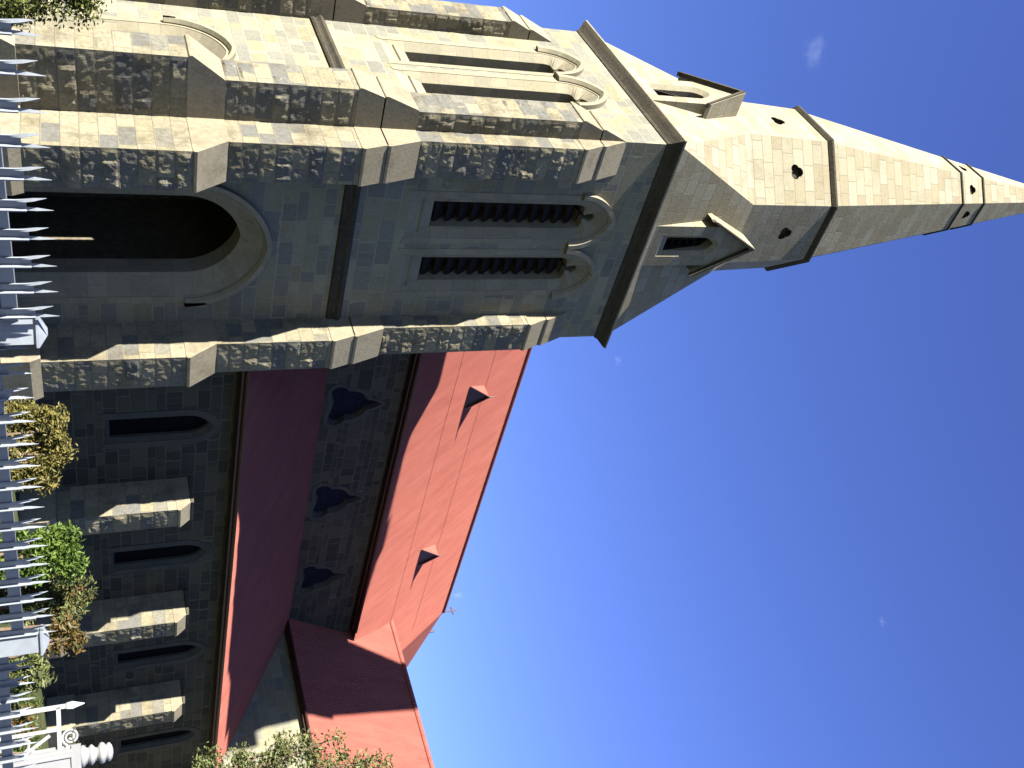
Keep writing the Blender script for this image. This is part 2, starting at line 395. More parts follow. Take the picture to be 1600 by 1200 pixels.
# ---- buttresses
def rockpatch(mb, o, u, v, lu, lv, nrm, amp, res=0.05, seed=0, prof=None):
    """grid from o along u (length lu) and v (length lv), rock-faced: each stone bulges, its edges are drafted back"""
    nu = max(2, int(lu / res)); nv = max(2, int(lv / res))
    rng = random.Random(seed)
    o = Vector(o); u = Vector(u); v = Vector(v); nrm = Vector(nrm)
    base = len(mb.v)
    bh = 0.31
    for j in range(nv + 1):
        for i in range(nu + 1):
            uu = lu * i / nu; vv = lv * j / nv
            p = o + u * uu + v * vv
            if 0 < i < nu and 0 < j < nv:
                zz = p.z; r = math.floor(zz / bh)
                # two stones to a course, split at a place that shifts from course to course
                sp = lu * (0.5 + 0.22 * (((r * 37 + seed * 11) % 7) / 3.0 - 1))
                side = uu > sp
                wl_ = .05 + .13 * abs(noise.noise(Vector((r * 1.7 + seed, 2.2, zz * 1.3))))   # drafted edge, wide and ragged
                k = min(1.0, min(zz - r * bh, (r + 1) * bh - zz, abs(uu - sp)) / .05, (uu - .02) / wl_, (lu - uu - .02) / wl_)
                k = max(0.0, k)
                h = noise.noise(Vector((r * 3.17 + seed, 5.3 * side, 1.7)))
                am = amp * (0.55 + 0.9 * max(-.5, h)) * (.22 if noise.noise(Vector((r * 5.1 + seed * 1.3, 8.8 * side, 4.4))) > -.03 else 1.0)
                f1 = noise.fractal(p * 3.4 + nrm * 3.1, .9, 2.1, 4)
                f2 = noise.noise(p * 11.0)
                p = p + nrm * (k * max(-.012, am * (0.55 + 0.75 * f1) + amp * .22 * f2))
            mb.v.append(p)
    for j in range(nv):
        for i in range(nu):
            a = base + j * (nu + 1) + i
            q = (a, a + 1, a + nu + 2, a + nu + 1)
            mb.f.append(q)
def buttress(origin, out, side, t, stages, rock_sides, seed, parent, plinth=True, res=0.04, mat=None, amp=.055):
    """origin: corner on the wall at z=0; out: unit vector away from the wall; side: unit vector across the thickness t.
    stages: [(z_bottom, z_top, projection, [(z, projection) up the weathering])]"""
    o = Vector(origin); out = Vector(out); side = Vector(side); up = Vector((0,0,1))
    body = MB()
    cc = side.cross(out)
    P = lambda s, p, z: o + side * s + out * p + up * z
    for k, (za, zb, pr, we) in enumerate(stages):
        # front, two sides (the far side faces +side, the near one -side)
        rockpatch(body, P(0, pr, za), side, up, t, zb - za, out, amp, res, seed + k)
        for s, sg in ((0, -1), (t, 1)):
            a = amp * .9 if rock_sides.get(sg) else .008
            rockpatch(body, P(s, 0, za), out, up, pr, zb - za, side * sg, a, res if rock_sides.get(sg) else .12, seed + k + 17 * (sg + 2))
        # weathering slabs, each standing a finger's width over the stage below
        zz, pp = zb, pr
        for (z2, p2) in we:
            lip = 0.035
            prof = [(pp - .02, zz - .03), (pp + lip - .012, zz - .012), (pp + lip, zz), (pp + lip, zz + .05), (p2, z2), (-.05, z2), (-.05, zz - .03)]
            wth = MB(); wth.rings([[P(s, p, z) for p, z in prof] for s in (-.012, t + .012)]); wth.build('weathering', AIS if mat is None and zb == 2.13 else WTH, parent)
            zz, pp = z2, p2
    if plinth:
        za, zb, pr, we = stages[0]
        prof = [(pr + .12, -4), (pr + .12, -1.12), (pr + .015, -.93), (-.05, -.93), (-.05, -4)]
        wth = MB(); wth.rings([[P(s, p, z) for p, z in prof] for s in (-.12, t + .12)]); wth.build('buttress_plinth', WTH, parent)
    b = body.build('buttress', mat or ROCK, parent, fix=True)
    return b
T_ = 0.83
ST = [(-1.0, 1.88, 1.20, [(2.53, .80)]), (2.53, 5.06, .81, [(5.60, .67), (6.32, .45)]), (6.32, 10.06, .42, [(10.60, .24), (11.28, .0)])]
ROCKS = {-1: False, 1: True}
buttress((X0, Y0, 0), (0,-1,0), (1,0,0), T_, ST, {-1: False, 1: False}, 3, tower)
buttress((X1 - T_, Y0, 0), (0,-1,0), (1,0,0), T_, ST, {-1: False, 1: False}, 9, tower)
buttress((X0, Y0 + T_, 0), (-1,0,0), (0,-1,0), T_, ST, {-1: False, 1: True}, 21, tower)
buttress((X0, Y1, 0), (-1,0,0), (0,-1,0), T_, ST, {-1: False, 1: True}, 33, tower)
buttress((X1, Y1 - T_, 0), (1,0,0), (0,1,0), T_, ST, {}, 41, tower, res=.2)
buttress((X1 - T_, Y1, 0), (0,1,0), (1,0,0), T_, ST, {}, 45, tower, res=.2)
buttress((X0, Y1, 0), (0,1,0), (1,0,0), T_, ST, {}, 47, tower, res=.2)
# plinth of the tower wall between the buttresses
mb = MB(); mb.box((X0 + .86, Y0 - .10, -4), (TCX - 1.62, Y0 + .1, -1.0)); mb.build('plinth', RUB, tower)
mb = MB(); mb.box((TCX + 1.62, Y0 - .10, -4), (X1 - .86, Y0 + .1, -1.0)); mb.build('plinth', RUB, tower)

# ---- spire
def octv(r, z): 
    k = r * math.tan(math.pi / 8)
    return [Vector((TCX + a, TCY + b, z)) for a, b in ((-k,-r),(k,-r),(r,-k),(r,k),(k,r),(-k,r),(-r,k),(-r,-k))]
def trefoil(frm, c, z, r, d0, d1):
    pts = []
    for i in range(36):
        a = 2 * math.pi * i / 36
        rr = r * (0.72 + 0.34 * abs(math.cos(1.5 * (a - math.pi / 2))))
        pts.append((c + rr * math.cos(a), z + rr * math.sin(a) * 1.05))
    mb = MB(); mb.rings([[frm(p, q, d) for p, q in pts] for d in (d0, d1)]); mb.mat = DRK
    return mb
def oface(az, r):
    n = Vector((math.cos(az), math.sin(az), 0)); t = Vector((-n.y, n.x, 0))
    return lambda a, z, d: Vector((TCX, TCY, 0)) + n * (r - d) + t * a + Vector((0, 0, z))
def rsp(z): return 2.085 * (31.2 - z) / (31.2 - 18.85)
broach = MB(); broach.hull([Vector(p) for p in sq(2.855, 12.70)] + octv(2.25, 16.0))
lc = []
for fr in (lambda a, z, d: Vector((TCX + a, 17.58 + d, z)), lambda a, z, d: Vector((9.74 + d, TCY - a, z))):
    o_ = MB(); pp = arch_pts(0, .195, 13.46, 14.55, 0, .20, 10); o_.rings([[fr(a, z, d) for a, z in pp] for d in (-.4, .8)]); o_.mat = LOUV; lc.append(o_)
cut(broach, lc, 'broach', SPI, LOUV, tower)
drum = MB(); drum.rings([octv(2.25, 15.95), octv(2.125, 18.72)])
cts = [trefoil(oface(a, 2.185), 0, 17.52, .20, -.3, .16) for a in (R_(180), R_(225), R_(270))]
cut(drum, cts, 'spire_drum', SPI, DRK, tower)
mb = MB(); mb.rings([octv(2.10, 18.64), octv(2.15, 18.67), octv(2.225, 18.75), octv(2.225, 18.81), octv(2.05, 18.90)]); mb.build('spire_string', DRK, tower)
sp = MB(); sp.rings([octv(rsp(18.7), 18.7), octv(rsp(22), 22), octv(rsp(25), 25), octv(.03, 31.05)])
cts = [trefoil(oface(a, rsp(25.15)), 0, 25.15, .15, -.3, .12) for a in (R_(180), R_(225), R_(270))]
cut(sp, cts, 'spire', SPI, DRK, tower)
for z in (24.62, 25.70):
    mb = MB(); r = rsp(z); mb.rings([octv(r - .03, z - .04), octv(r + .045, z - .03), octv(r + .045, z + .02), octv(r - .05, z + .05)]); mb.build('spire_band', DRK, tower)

# ---- lucarnes: gabled stone dormers standing on the broach
def lucarne(fr):
    h, zb, ze, za = .60, 12.66, 14.86, 15.94
    dep = 2.4
    body = MB(); prof = [(-h, zb), (h, zb), (h, ze), (0, za), (-h, ze)]
    body.rings([[fr(a, z, 0) for a, z in prof], [fr(a, z, dep) for a, z in prof]])
    op = opening(fr, 0, .20, .20, 14.55, 13.45, 13.25, .12, .10, .55, 0.0, 10)
    cut(body, [op], 'lucarne', SPI, DRS, tower)
    lv = MB()
    for k in range(8):
        z = 13.35 + k * .22
        lv.rings([[fr(-.24, z, .30), fr(.24, z, .30), fr(.24, z + .2, .5), fr(-.24, z + .2, .5)],
                  [fr(-.24, z + .03, .30), fr(.24, z + .03, .30), fr(.24, z + .23, .5), fr(-.24, z + .23, .5)]])
    lv.build('lucarne_louvre', LOUV, tower)
    sl_ = (za - ze) / h; e = .21; tk = .12
    for s in (-1, 1):
        rf = MB(); prof = [(s * (h + e), ze - e * sl_ + .02), (s * (h + e), ze - e * sl_ + .02 + tk), (0, za + .02 + tk * 1.35), (0, za + .02)]
        rf.rings([[fr(a, z, -.10) for a, z in prof], [fr(a, z, dep) for a, z in prof]])
        rf.build('lucarne_roof', SPI, tower)
    for s in (-1, 1):
        ed = MB(); prof = [(s * (h + e + .03), ze - e * sl_ - .05), (s * (h + e + .03), ze - e * sl_ + .05), (0, za + .15), (0, za + .0)]
        ed.rings([[fr(a, z, -.14) for a, z in prof], [fr(a, z, -.02) for a, z in prof]])
        ed.build('lucarne_coping', DRK, tower)
lucarne(lambda a, z, d: Vector((TCX + a, 17.58 + d, z)))
lucarne(lambda a, z, d: Vector((9.74 + d, TCY - a, z)))
lucarne(lambda a, z, d: Vector((TCX - a, 2 * TCY - 17.58 - d, z)))
lucarne(lambda a, z, d: Vector((2 * TCX - 9.74 - d, TCY + a, z)))

# ---- corrugated roofs
def corrugated(mb, p, along, la, down, ld, nrm, pitch=.10, amp=.016, rows=1):
    """sheet from p: waves run along 'along' (length la), troughs run along 'down' (length ld)"""
    p = Vector(p); along = Vector(along).normalized(); down = Vector(down).normalized(); nrm = Vector(nrm).normalized()
    n = int(la / pitch * 8); base = len(mb.v)
    for j in range(rows + 1):
        for i in range(n + 1):
            s = la * i / n
            mb.v.append(p + along * s + down * (ld * j / rows) + nrm * (amp * math.sin(2 * math.pi * s / pitch)))
    for j in range(rows):
        for i in range(n):
            a = base + j * (n + 1) + i
            mb.f.append((a, a + 1, a + n + 2, a + n + 1))
def gutter(mb, a, b, r=.075):
    a = Vector(a); b = Vector(b); d = (b - a).normalized(); up = Vector((0,0,1)); s = d.cross(up)
    ring = lambda c: [c + s * (r * math.cos(t)) + up * (r * math.sin(t)) for t in [math.pi + math.pi * k / 8 for k in range(9)]] + [c + s * r * .85 + up * .0, c - s * r * .85 + up * .0]
    mb.rings([ring(a), ring(b)])

NE, NEZ, NR, NRZ = 22.60, 9.80, 27.20, 16.36               # nave eave and ridge (Y, Z)
NX0, NX1 = 13.2, 42.9
wl = MB(); wl.box((NX0 + .3, 22.95, -4), (46, 31.4, 9.62))
cts = []
fN = face_mY(22.95)
def sph_tri(c, z0, hw, h, grow=0.0, n=8):
    """cusped triangular light: two lobes at the foot and a narrow one at the head"""
    half = [(.0,.06),(.16,.04),(.30,-.01),(.46,-.05),(.62,-.04),(.73,.05),(.77,.18),(.74,.31),(.66,.42),(.55,.50),(.55,.60),(.53,.74),(.47,.88),(.38,1.00),(.27,1.08),(.18,1.13),(.17,1.26),(.12,1.42),(.06,1.54),(.0,1.64)]
    pts = half + [(-x, z) for x, z in half[-2:0:-1]]
    G = Vector((0, h * .36)); out = []
    for x, z in pts:
        v = Vector((x * hw / .76, z * h / 1.64)); v = G + (v - G) * (1 + grow / max(.25, (v - G).length))
        out.append((c + v.x, z0 + v.y))
    return out
TRI = [22.96, 27.82, 32.52, 17.9, 38.2]
for c in TRI[:3]:
    mb = MB(); mb.rings([[fN(a, z, d) for a, z in sph_tri(c, 7.28, .80, 1.60, g)] for d, g in ((-.1, .08), (0, .08), (.14, 0), (.5, 0))]); cts.append(mb)
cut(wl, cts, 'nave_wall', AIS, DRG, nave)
for c in TRI[:3]:
    sr = MB(); a = sph_tri(c, 7.28, .80, 1.60, .083); b = sph_tri(c, 7.28, .80, 1.60, .24)
    rs = [[fN(p[0], p[1], .01), fN(p[0], p[1], -.015), fN(q[0], q[1], -.015), fN(q[0], q[1], .01)] for p, q in zip(a, b)]
    sr.rings(rs + [rs[0]], cap0=False, cap1=False)
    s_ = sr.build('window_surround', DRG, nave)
    gl = MB(); gl.rings([[fN(a, z, d) for a, z in sph_tri(c, 7.28, .80, 1.60, .02)] for d in (.22, .26)]); gl.build('clerestory_glass', BGLASS, nave)
rf = MB(); n_s = Vector((0, -(NRZ - NEZ), NR - NE)).normalized()
sd = Vector((0, NE - NR, NEZ - NRZ)); 
corrugated(rf, (NX0, NR, NRZ), (1,0,0), NX1 - NX0, sd, sd.length, n_s, rows=1)
rf2 = MB()
# hipped east end and the plain north slope
rf2.add([(NX1, NR, NRZ), (NX1, NE, NEZ), (53, NE, NEZ)], [(0,1,2)])
rf2.add([(NX1, NR, NRZ), (53, NE, NEZ), (53, 31.8, NEZ)], [(0,1,2)])
rf2.add([(NX0, NR, NRZ - .01), (NX1, NR, NRZ - .01), (53, 31.8, NEZ), (NX0, 31.8, NEZ)], [(0,1,2,3)])
rf.build('nave_roof', ROOFX, nave, smooth=True, fix=False)
rf2.build('roof_end', ROOFX, nave, fix=False)
mb = MB(); mb.tube([(NX0, NR, NRZ + .02), (NX1, NR, NRZ + .02)], .09, 10); mb.build('ridge_cap', ROOFX, nave)
mb = MB(); gutter(mb, (X1 + .1, NE - .04, NEZ + .0), (36.1, NE - .04, NEZ + .0), .10); mb.build('gutter', TRIM, nave)
mb = MB(); mb.box((X1, NE + .05, NEZ - .16), (36.2, 22.95, NEZ - .10)); mb.build('soffit', TRIM, nave)
mb = MB(); mb.add([(NX0 + .35, 22.96, 9.6), (NX0 + .35, 31.3, 9.6), (NX0 + .35, 27.2, 16.3), (NX0 + .6, 22.96, 9.6), (NX0 + .6, 31.3, 9.6), (NX0 + .6, 27.2, 16.3)], [(0,2,1),(3,4,5),(0,1,4,3),(1,2,5,4),(2,0,3,5)]); mb.build('west_gable', RUB, nave)
# sheet laps: two faint lines along the slope
for f in (.36, .66):
    mb = MB(); q = Vector((0, NR, NRZ)).lerp(Vector((0, NE, NEZ)), f) + n_s * .022
    mb.bar((X1 + .2, q.y, q.z), (41.5, q.y, q.z), .006, .006, up=n_s)
    mb.build('sheet_lap', ROOFX, nave)
# roof vents: small gablets with a spike
def on_roof(px_x, px_y):
    pass
def vent(xc, f):
    q = Vector((xc, NR, NRZ)).lerp(Vector((xc, NE, NEZ)), f)
    hw, h = .60, .90
    A = q + Vector((-hw, -.03, 0)); B = q + Vector((hw, -.03, 0)); C = q + Vector((0, -.03, h))
    run = h / ((NRZ - NEZ) / (NR - NE)); D = C + Vector((0, run + .05, 0))
    A2 = A + Vector((0, .1, -.02)); 
    mb = MB(); mb.add([A, B, C, D, A + Vector((0, .3, .1)), B + Vector((0, .3, .1))], [(0, 2, 3), (0, 3, 4), (1, 3, 2), (1, 5, 3)])
    v = mb.build('roof_vent', ROOFX, nave, fix=False)
    fm = MB(); d = Vector((0, .06, 0)); fm.add([A + d, B + d, C + d], [(0, 1, 2)])
    for p, r_ in ((A, C), (B, C), (A, B)): fm.bar(p, r_, .04, .04)
    fm.tube([C - Vector((0, 0, .05)), C + Vector((0, 0, .28))], [.025, .012], 8)
    fm.build('vent_front', TRIM, nave, fix=False)
VENTS = [(24.80, .512), (34.45, .535)]
for x, f in VENTS: vent(x, f)
# ridge finial at the end of the nave
mb = MB(); mb.tube([(NX1, NR, NRZ), (NX1, NR, NRZ + .75)], .035, 8); mb.bar((NX1, NR - .22, NRZ + .5), (NX1, NR + .22, NRZ + .5), .06, .06); mb.build('ridge_finial', TRIM, nave)
mb = MB(); mb.tube([(43.9, 26.75, 15.7), (43.9, 26.75, 15.95)], .05, 8); mb.build('roof_peg', TRIM, nave)

# ---- aisle
AE, AEZ, AT, ATZ = 16.98, 3.315, 22.96, 6.93
fA = face_mY(17.5)
wl = MB(); wl.box((X1 - .02, 17.5, -4), (35.32, 18.2, 3.34))
WX = [17.93, 22.88, 27.72, 32.85]
cts = [opening(fA, c, .30, .30, 2.05, .32, .24, .10, .10, .5, 0, 10) for c in WX]
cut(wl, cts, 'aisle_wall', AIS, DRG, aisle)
for c in WX:
    sr = MB(); a = arch_pts(c, .30, .22, 2.05, .103, .30, 10); b = arch_pts(c, .30, .08, 2.05, .30, .30, 10)
    sr.rings([[fA(p[0], p[1], .01), fA(p[0], p[1], -.015), fA(q[0], q[1], -.015), fA(q[0], q[1], .01)] for p, q in zip(a, b)])
    sr.build('window_surround', DRG, aisle)
    gl = MB(); gl.box((c - .36, 17.68, .2), (c + .36, 17.72, 2.7)); gl.build('lancet_glass', GLASS, aisle)
AST = [(-1.0, 1.80, 1.03, [(2.12, .83)]), (2.10, 2.13, .82, [(2.24, .0)])]
for i, x in enumerate((19.745, 24.545, 29.283)):
    buttress((x, 17.5, 0), (0,-1,0), (1,0,0), .64, AST, {-1: False, 1: False}, 60 + 5 * i, aisle, res=.05)
rf = MB(); n_a = Vector((0, -(ATZ - AEZ), AT - AE)).normalized(); sd = Vector((0, AE - AT, AEZ - ATZ))
corrugated(rf, (X1 + .0, AT, ATZ), (1,0,0), 36.4 - X1, sd, sd.length, n_a)
rf.build('aisle_roof', ROOFX, aisle, smooth=True, fix=False)
mb = MB(); gutter(mb, (X1 + .05, AE - .05, AEZ - .01), (35.2, AE - .05, AEZ - .01), .085); mb.build('gutter', TRIM, aisle)
mb = MB(); mb.box((X1, AE + .03, AEZ - .15), (35.25, 17.5, AEZ - .09)); mb.build('soffit', TRIM, aisle)

# ---- transept
TE, TEZ, TR, TRZ = 35.0, 6.88, 38.35, 12.05
mb = MB(); mb.box((35.32, 12.0, -4), (41.4, 22.94, 6.75)); mb.add([(35.33,12.05,6.7),(41.39,12.05,6.7),(38.35,12.05,11.95),(35.33,12.4,6.7),(41.39,12.4,6.7),(38.35,12.4,11.95)], [(0,1,2),(3,5,4),(0,3,4,1),(1,4,5,2),(2,5,3,0)])
mb.build('transept_wall', RUB, transept)
n_t = Vector((-(TRZ - TEZ), 0, TR - TE)).normalized(); sd = Vector((TE - TR, 0, TEZ - TRZ))
rf = MB(); corrugated(rf, (TR, 11.6, TRZ), (0,1,0), 26.2 - 11.6, sd, sd.length, n_t)
rf.build('transept_roof', ROOFY, transept, smooth=True, fix=False)
rf = MB(); rf.add([(TR + .001, 11.6, TRZ), (TR + .001, 25, TRZ), (41.7, 25, TEZ), (41.7, 11.6, TEZ)], [(0,3,2,1)]); rf.build('roof_back', ROOFY, transept, fix=False)
mb = MB(); mb.tube([(TR, 11.6, TRZ + .03), (TR, 24.3, TRZ + .03)], .11, 10); mb.build('ridge_cap', ROOFY, transept)
mb = MB(); gutter(mb, (TE - .04, 11.7, TEZ), (TE - .04, 22.9, TEZ), .10); mb.build('gutter', TRIM, transept)
mb = MB(); mb.box((TE + .03, 11.7, TEZ - .16), (35.32, 22.94, TEZ - .1)); mb.build('soffit', TRIM, transept)

# ------------------------------------------------------------------ palisade fence on the street side
FZ = GZ
P1 = Vector((2.40, 2.835)); D1 = Vector((math.cos(R_(9.9)), math.sin(R_(9.9))))
P2 = Vector((4.09, 2.745)); P3 = Vector((6.1, 2.52)); P0 = P1 - D1 * 2.7
fence = empty('palisade_fence', (P1.x, P1.y, GZ), 'grey steel palisade fence with forked spikes and square posts in the foreground', 'fence')
def pale(c, d, zt, zb):
    """angle-section pale whose two flanges end in splayed points"""
    n = Vector((d.y, -d.x, 0)); d3 = Vector((d.x, d.y, 0)); up = Vector((0,0,1)); c = Vector((c.x, c.y, 0))
    mb = MB(); wdt = .033; th = .0045
    zf = zt - .072
    a = c - d3 * wdt * .55; b = c + d3 * wdt * .45; e = b + n * (wdt * .55)
    # the two flanges of the angle
    mb.rings([[a + up*z, b + up*z, b + n*th + up*z, a + n*th + up*z] for z in (zb, zf)])
    mb.rings([[b - d3*th + up*z, b + up*z, e + up*z, e - d3*th + up*z] for z in (zb, zf)])
    # forged points: each flange is drawn out into a bent four-sided spike
    for base, tip, h0 in ((a + d3 * .004, a - d3 * .003 - n * .004 + up * (zt - .017), .008), (b - d3 * .001 + n * .004, b + d3 * .003 + n * .006 + up * zt, .008)):
        q = lambda p, r, z: [p - d3*r*.9 + up*z, p - n*r*.5 + up*z, p + d3*r*.9 + up*z, p + n*r + up*z]
        mid = base.lerp(Vector((tip.x, tip.y, 0)), .35)
        mb.rings([q(base, .004, zf - .035), q(base, h0, zf - .004), q(mid, h0 * .95, zf + (tip.z - zf) * .35), q(Vector((tip.x, tip.y, 0)), .0008, tip.z)])
    mb.build('pale', STEEL, fence)
def rail(a, b, za, zb):
    a = Vector((a.x, a.y, za)); b = Vector((b.x, b.y, zb)); d = (b - a).normalized(); n = Vector((d.y, -d.x, 0)).normalized()
    mb = MB(); mb.bar(a - n * .004, b - n * .004, .006, .045); mb.bar(a - n * .022 + Vector((0,0,.020)), b - n * .022 + Vector((0,0,.020)), .040, .006)
    mb.build('rail', STEEL, fence)
def bay(a, b, zt0, zt1, s, first, rz0, rz1):
    L_ = (b - a).length; d = (b - a) / L_; k = first
    while k < L_ - .05:
        f = k / L_
        pale(a + d * k, d, zt0 + (zt1 - zt0) * f, FZ + .04); k += s
    rail(a, b, rz0, rz1); rail(a, b, FZ + .22, FZ + .22)
bay(P0, P1, -.048, -.091, .1205, .064, -.190, -.240)
bay(P1, P2, -.190, -.196, .1123, .045, -.308, -.348)
bay(P2, P3, -.291, -.350, .1123, .033, -.415, -.520)
def post(p, zt, d):
    n = Vector((d.y, -d.x, 0)); d3 = Vector((d.x, d.y, 0)); c = Vector((p.x, p.y, 0)); up = Vector((0,0,1)); h = .042
    sq_ = lambda r, z: [c + d3*(sx*r) + n*(sy*r) + up*z for sx, sy in ((-1,-1),(1,-1),(1,1),(-1,1))]
    mb = MB(); mb.rings([sq_(h, FZ), sq_(h, zt)]); o = mb.build('post', STEEL, fence)
    mb = MB(); mb.rings([sq_(h + .012, zt), sq_(h + .013, zt + .008), sq_(.012, zt + .034)]); mb.build('post_cap', STEEL, o)
post(P1, -.165, Vector((.76, -.65))); post(P2, -.26, Vector((.76, -.65))); post(P3, -.42, Vector((.76, -.65))); post(P0, -.13, D1)
# low kerb under the fence
kb = MB()
for a, b in ((P0, P1), (P1, P2), (P2, P3)): kb.bar((a.x, a.y, GZ + .0), (b.x, b.y, GZ + .0), .22, .16)
tag(kb.build('kerb', plain('kerb_concrete', (.32,.30,.27), .9, .2, .2, 8.0)), kind='structure')

# ------------------------------------------------------------------ white gate behind the fence
def at(px_x, px_y, dist):
    v = CX * (px_x - 800) + CD * (px_y - 600) + CF * 1544.83
    v *= dist / math.hypot(v.x, v.y); return v
GD = 6.4
gp = at(100, 1187, GD)
pillar = empty('gate_pillar', (gp.x, gp.y, GZ), 'white square gate pillar with recessed panels and a turned finial', 'gate pillar')
gdir = Vector((-gp.y, gp.x, 0)).normalized()               # towards the gate leaf (to the left as seen upright)
gn = Vector((-gp.x, -gp.y, 0)).normalized()
def gbox(mb, c, hw, hd, z0, z1, rot=.35):
    a = gdir * math.cos(rot) + gn * math.sin(rot); b = gn * math.cos(rot) - gdir * math.sin(rot); c = Vector((c.x, c.y, 0))
    r = lambda k, z: [c + a*(sx*(hw+k)) + b*(sy*(hd+k)) + Vector((0,0,z)) for sx, sy in ((-1,-1),(1,-1),(1,1),(-1,1))]
    return a, b, r
mb = MB(); a_, b_, r_ = gbox(mb, gp, .057, .057, 0, 0)
mb.rings([r_(0, GZ), r_(0, -.155)]); mb.rings([r_(.02, GZ), r_(.02, GZ + .25), r_(0, GZ + .30)])
mb.build('shaft', WHITE, pillar)
pn = MB()
for ax, ay in ((a_, b_), (b_, a_)):
    for s in (1, -1):
        f0 = Vector((gp.x, gp.y, 0)) + ax * (s * .0595)
        for w0, w1, z0, z1 in ((.052, .042, GZ + .4, -.20),):
            for e in (-1, 1): pn.bar(f0 + ay*(e*.034) + Vector((0,0,z0)), f0 + ay*(e*.034) + Vector((0,0,z1)), .008, .012, up=ax)
            for z in (z0, z1): pn.bar(f0 - ay*.034 + Vector((0,0,z)), f0 + ay*.034 + Vector((0,0,z)), .008, .012, up=ax)
pn.build('panel_bead', WHITE, pillar)
mb = MB(); mb.lathe((gp.x, gp.y, 0), [(.056,-.157),(.060,-.150),(.060,-.140),(.046,-.130),(.041,-.118),(.054,-.108),(.057,-.098),(.046,-.088),(.036,-.080),(.036,-.068),(.056,-.058),(.060,-.046),(.054,-.034),(.040,-.026),(.050,-.018),(.052,-.006),(.036,.006),(.012,.012)], 20)
mb.build('finial', WHITE, pillar, smooth=True)
gate = empty('side_gate', (gp.x + gdir.x * .2, gp.y + gdir.y * .2, GZ), 'white iron gate leaf with a spear tipped stile and a scroll', 'gate')
G = lambda s, z: Vector((gp.x, gp.y, 0)) + gdir * s + Vector((0, 0, z))
gw = .285
mb = MB(); mb.bar(G(gw, GZ + .06), G(gw, -.23), .026, .026, up=gn); mb.rings([[G(gw, z) + gdir*(sx*w_) + gn*(sy*w_) for sx, sy in ((-1,-1),(1,-1),(1,1),(-1,1))] for z, w_ in ((-.235,.010),(-.215,.018),(-.19,.021),(-.125,.002))]); mb.build('stile', WHITE, gate)
mb = MB(); mb.bar(G(gw, -.262), G(.05, -.262), .022, .026, up=gn); mb.bar(G(gw, GZ + .15), G(.05, GZ + .15), .03, .03, up=gn); mb.bar(G(gw, -.85), G(.05, -.85), .03, .03, up=gn); mb.build('gate_rail', WHITE, gate)
for s in (.165, .105):
    mb = MB(); mb.bar(G(s, GZ + .15), G(s, -.262 if s > .15 else -.5), .020, .020, up=gn); mb.build('gate_bar', WHITE, gate)
mb = MB(); pts = [G(.115 + .046 * (1 - t*.8) * math.cos(4.2*math.pi*t + 3.6), -.205 + .046 * (1 - t*.8) * math.sin(4.2*math.pi*t + 3.6)) for t in [i/40 for i in range(41)]]
mb.tube([G(.056, -.20), G(.056, -.232)] + pts[:1] + pts, .007, 6); mb.build('scroll', WHITE, gate)
mb = MB(); mb.bar(G(.06, -.44), G(.14, -.31), .018, .018, up=gn); mb.tube([G(.15, -.45), G(.125, -.415), G(.09, -.42), G(.07, -.44)], .009, 6); mb.build('brace', WHITE, gate)

# ------------------------------------------------------------------ planting
def leaves(mb, centres, n, size, rng, flat=0.0):
    """small pointed leaves scattered through clumps"""
    for _ in range(n):
        c, r = rng.choice(centres)
        v = Vector((rng.gauss(0,1), rng.gauss(0,1), rng.gauss(0,1))).normalized() * (r.x if hasattr(r,'x') else r) * rng.random() ** .45
        p = c + v
        d = Vector((rng.gauss(0,1), rng.gauss(0,1), rng.gauss(0,.7))).normalized(); q = d.orthogonal().normalized()
        q.rotate(Matrix.Rotation(rng.random() * 6.28, 3, d)) 
        L_ = size * rng.uniform(.6, 1.3); W_ = L_ * .42; e = d.cross(q) * L_ * .12
        mb.add([p - d*L_*.5, p + q*W_*.5 + e, p + d*L_*.5, p - q*W_*.5 + e], [(0,1,2,3)])
def plant(name, label, cat, base, h, centres, n, size, mat, seed, group=None, stems=3, mat2=None):
    rng = random.Random(seed)
    root = empty(name, base, label, cat, group)
    fo = MB(); leaves(fo, centres, n, size, rng); fo.build('foliage', mat, root, fix=False)
    if mat2:
        fo = MB(); leaves(fo, centres, n // 4, size, rng); fo.build('blossom', mat2, root, fix=False)
    st = MB(); b = Vector(base)
    for i in range(stems):
        c, r = centres[(i * 3) % len(centres)]
        mid = b.lerp(c, .5) + Vector((rng.uniform(-.1,.1), rng.uniform(-.1,.1), .05)) * h
        st.tube([b + Vector((rng.uniform(-.05,.05), rng.uniform(-.05,.05), -.05)), mid, c], [.05*h/2, .03*h/2, .01*h/2], 6)
    for c, r in centres[:10]:
        st.tube([b.lerp(c, .55), c], [.015*h/2, .005*h/2], 5)
    st.build('stem', BARK, root)
    return root
def clump(px, dist, r, rng, n, sp):
    """clump centres spread in the plane facing the street around picture points"""
    out = []
    for (x, y) in px:
        c = at(x, y, dist)
        for _ in range(n): out.append((c + Vector((rng.gauss(0, sp), rng.gauss(0, sp), rng.gauss(0, sp * .8))), r * rng.uniform(.6, 1.2)))
    return out
rg = random.Random(5)
def shrub(px, dist, r, sp, n, size, mat, label, seed, name='shrub', cat='shrub', group='plants growing behind the fence', mat2=None, stems=4, k=3):
    cs = clump(px, dist, r, rg, k, sp)
    cx = sum((c.x for c, _ in cs)) / len(cs); cy = sum((c.y for c, _ in cs)) / len(cs); hz = max(c.z for c, _ in cs) - GZ
    return plant(name, label, cat, (cx, cy, GZ), hz, cs, n, size, mat, seed, group, stems, mat2)
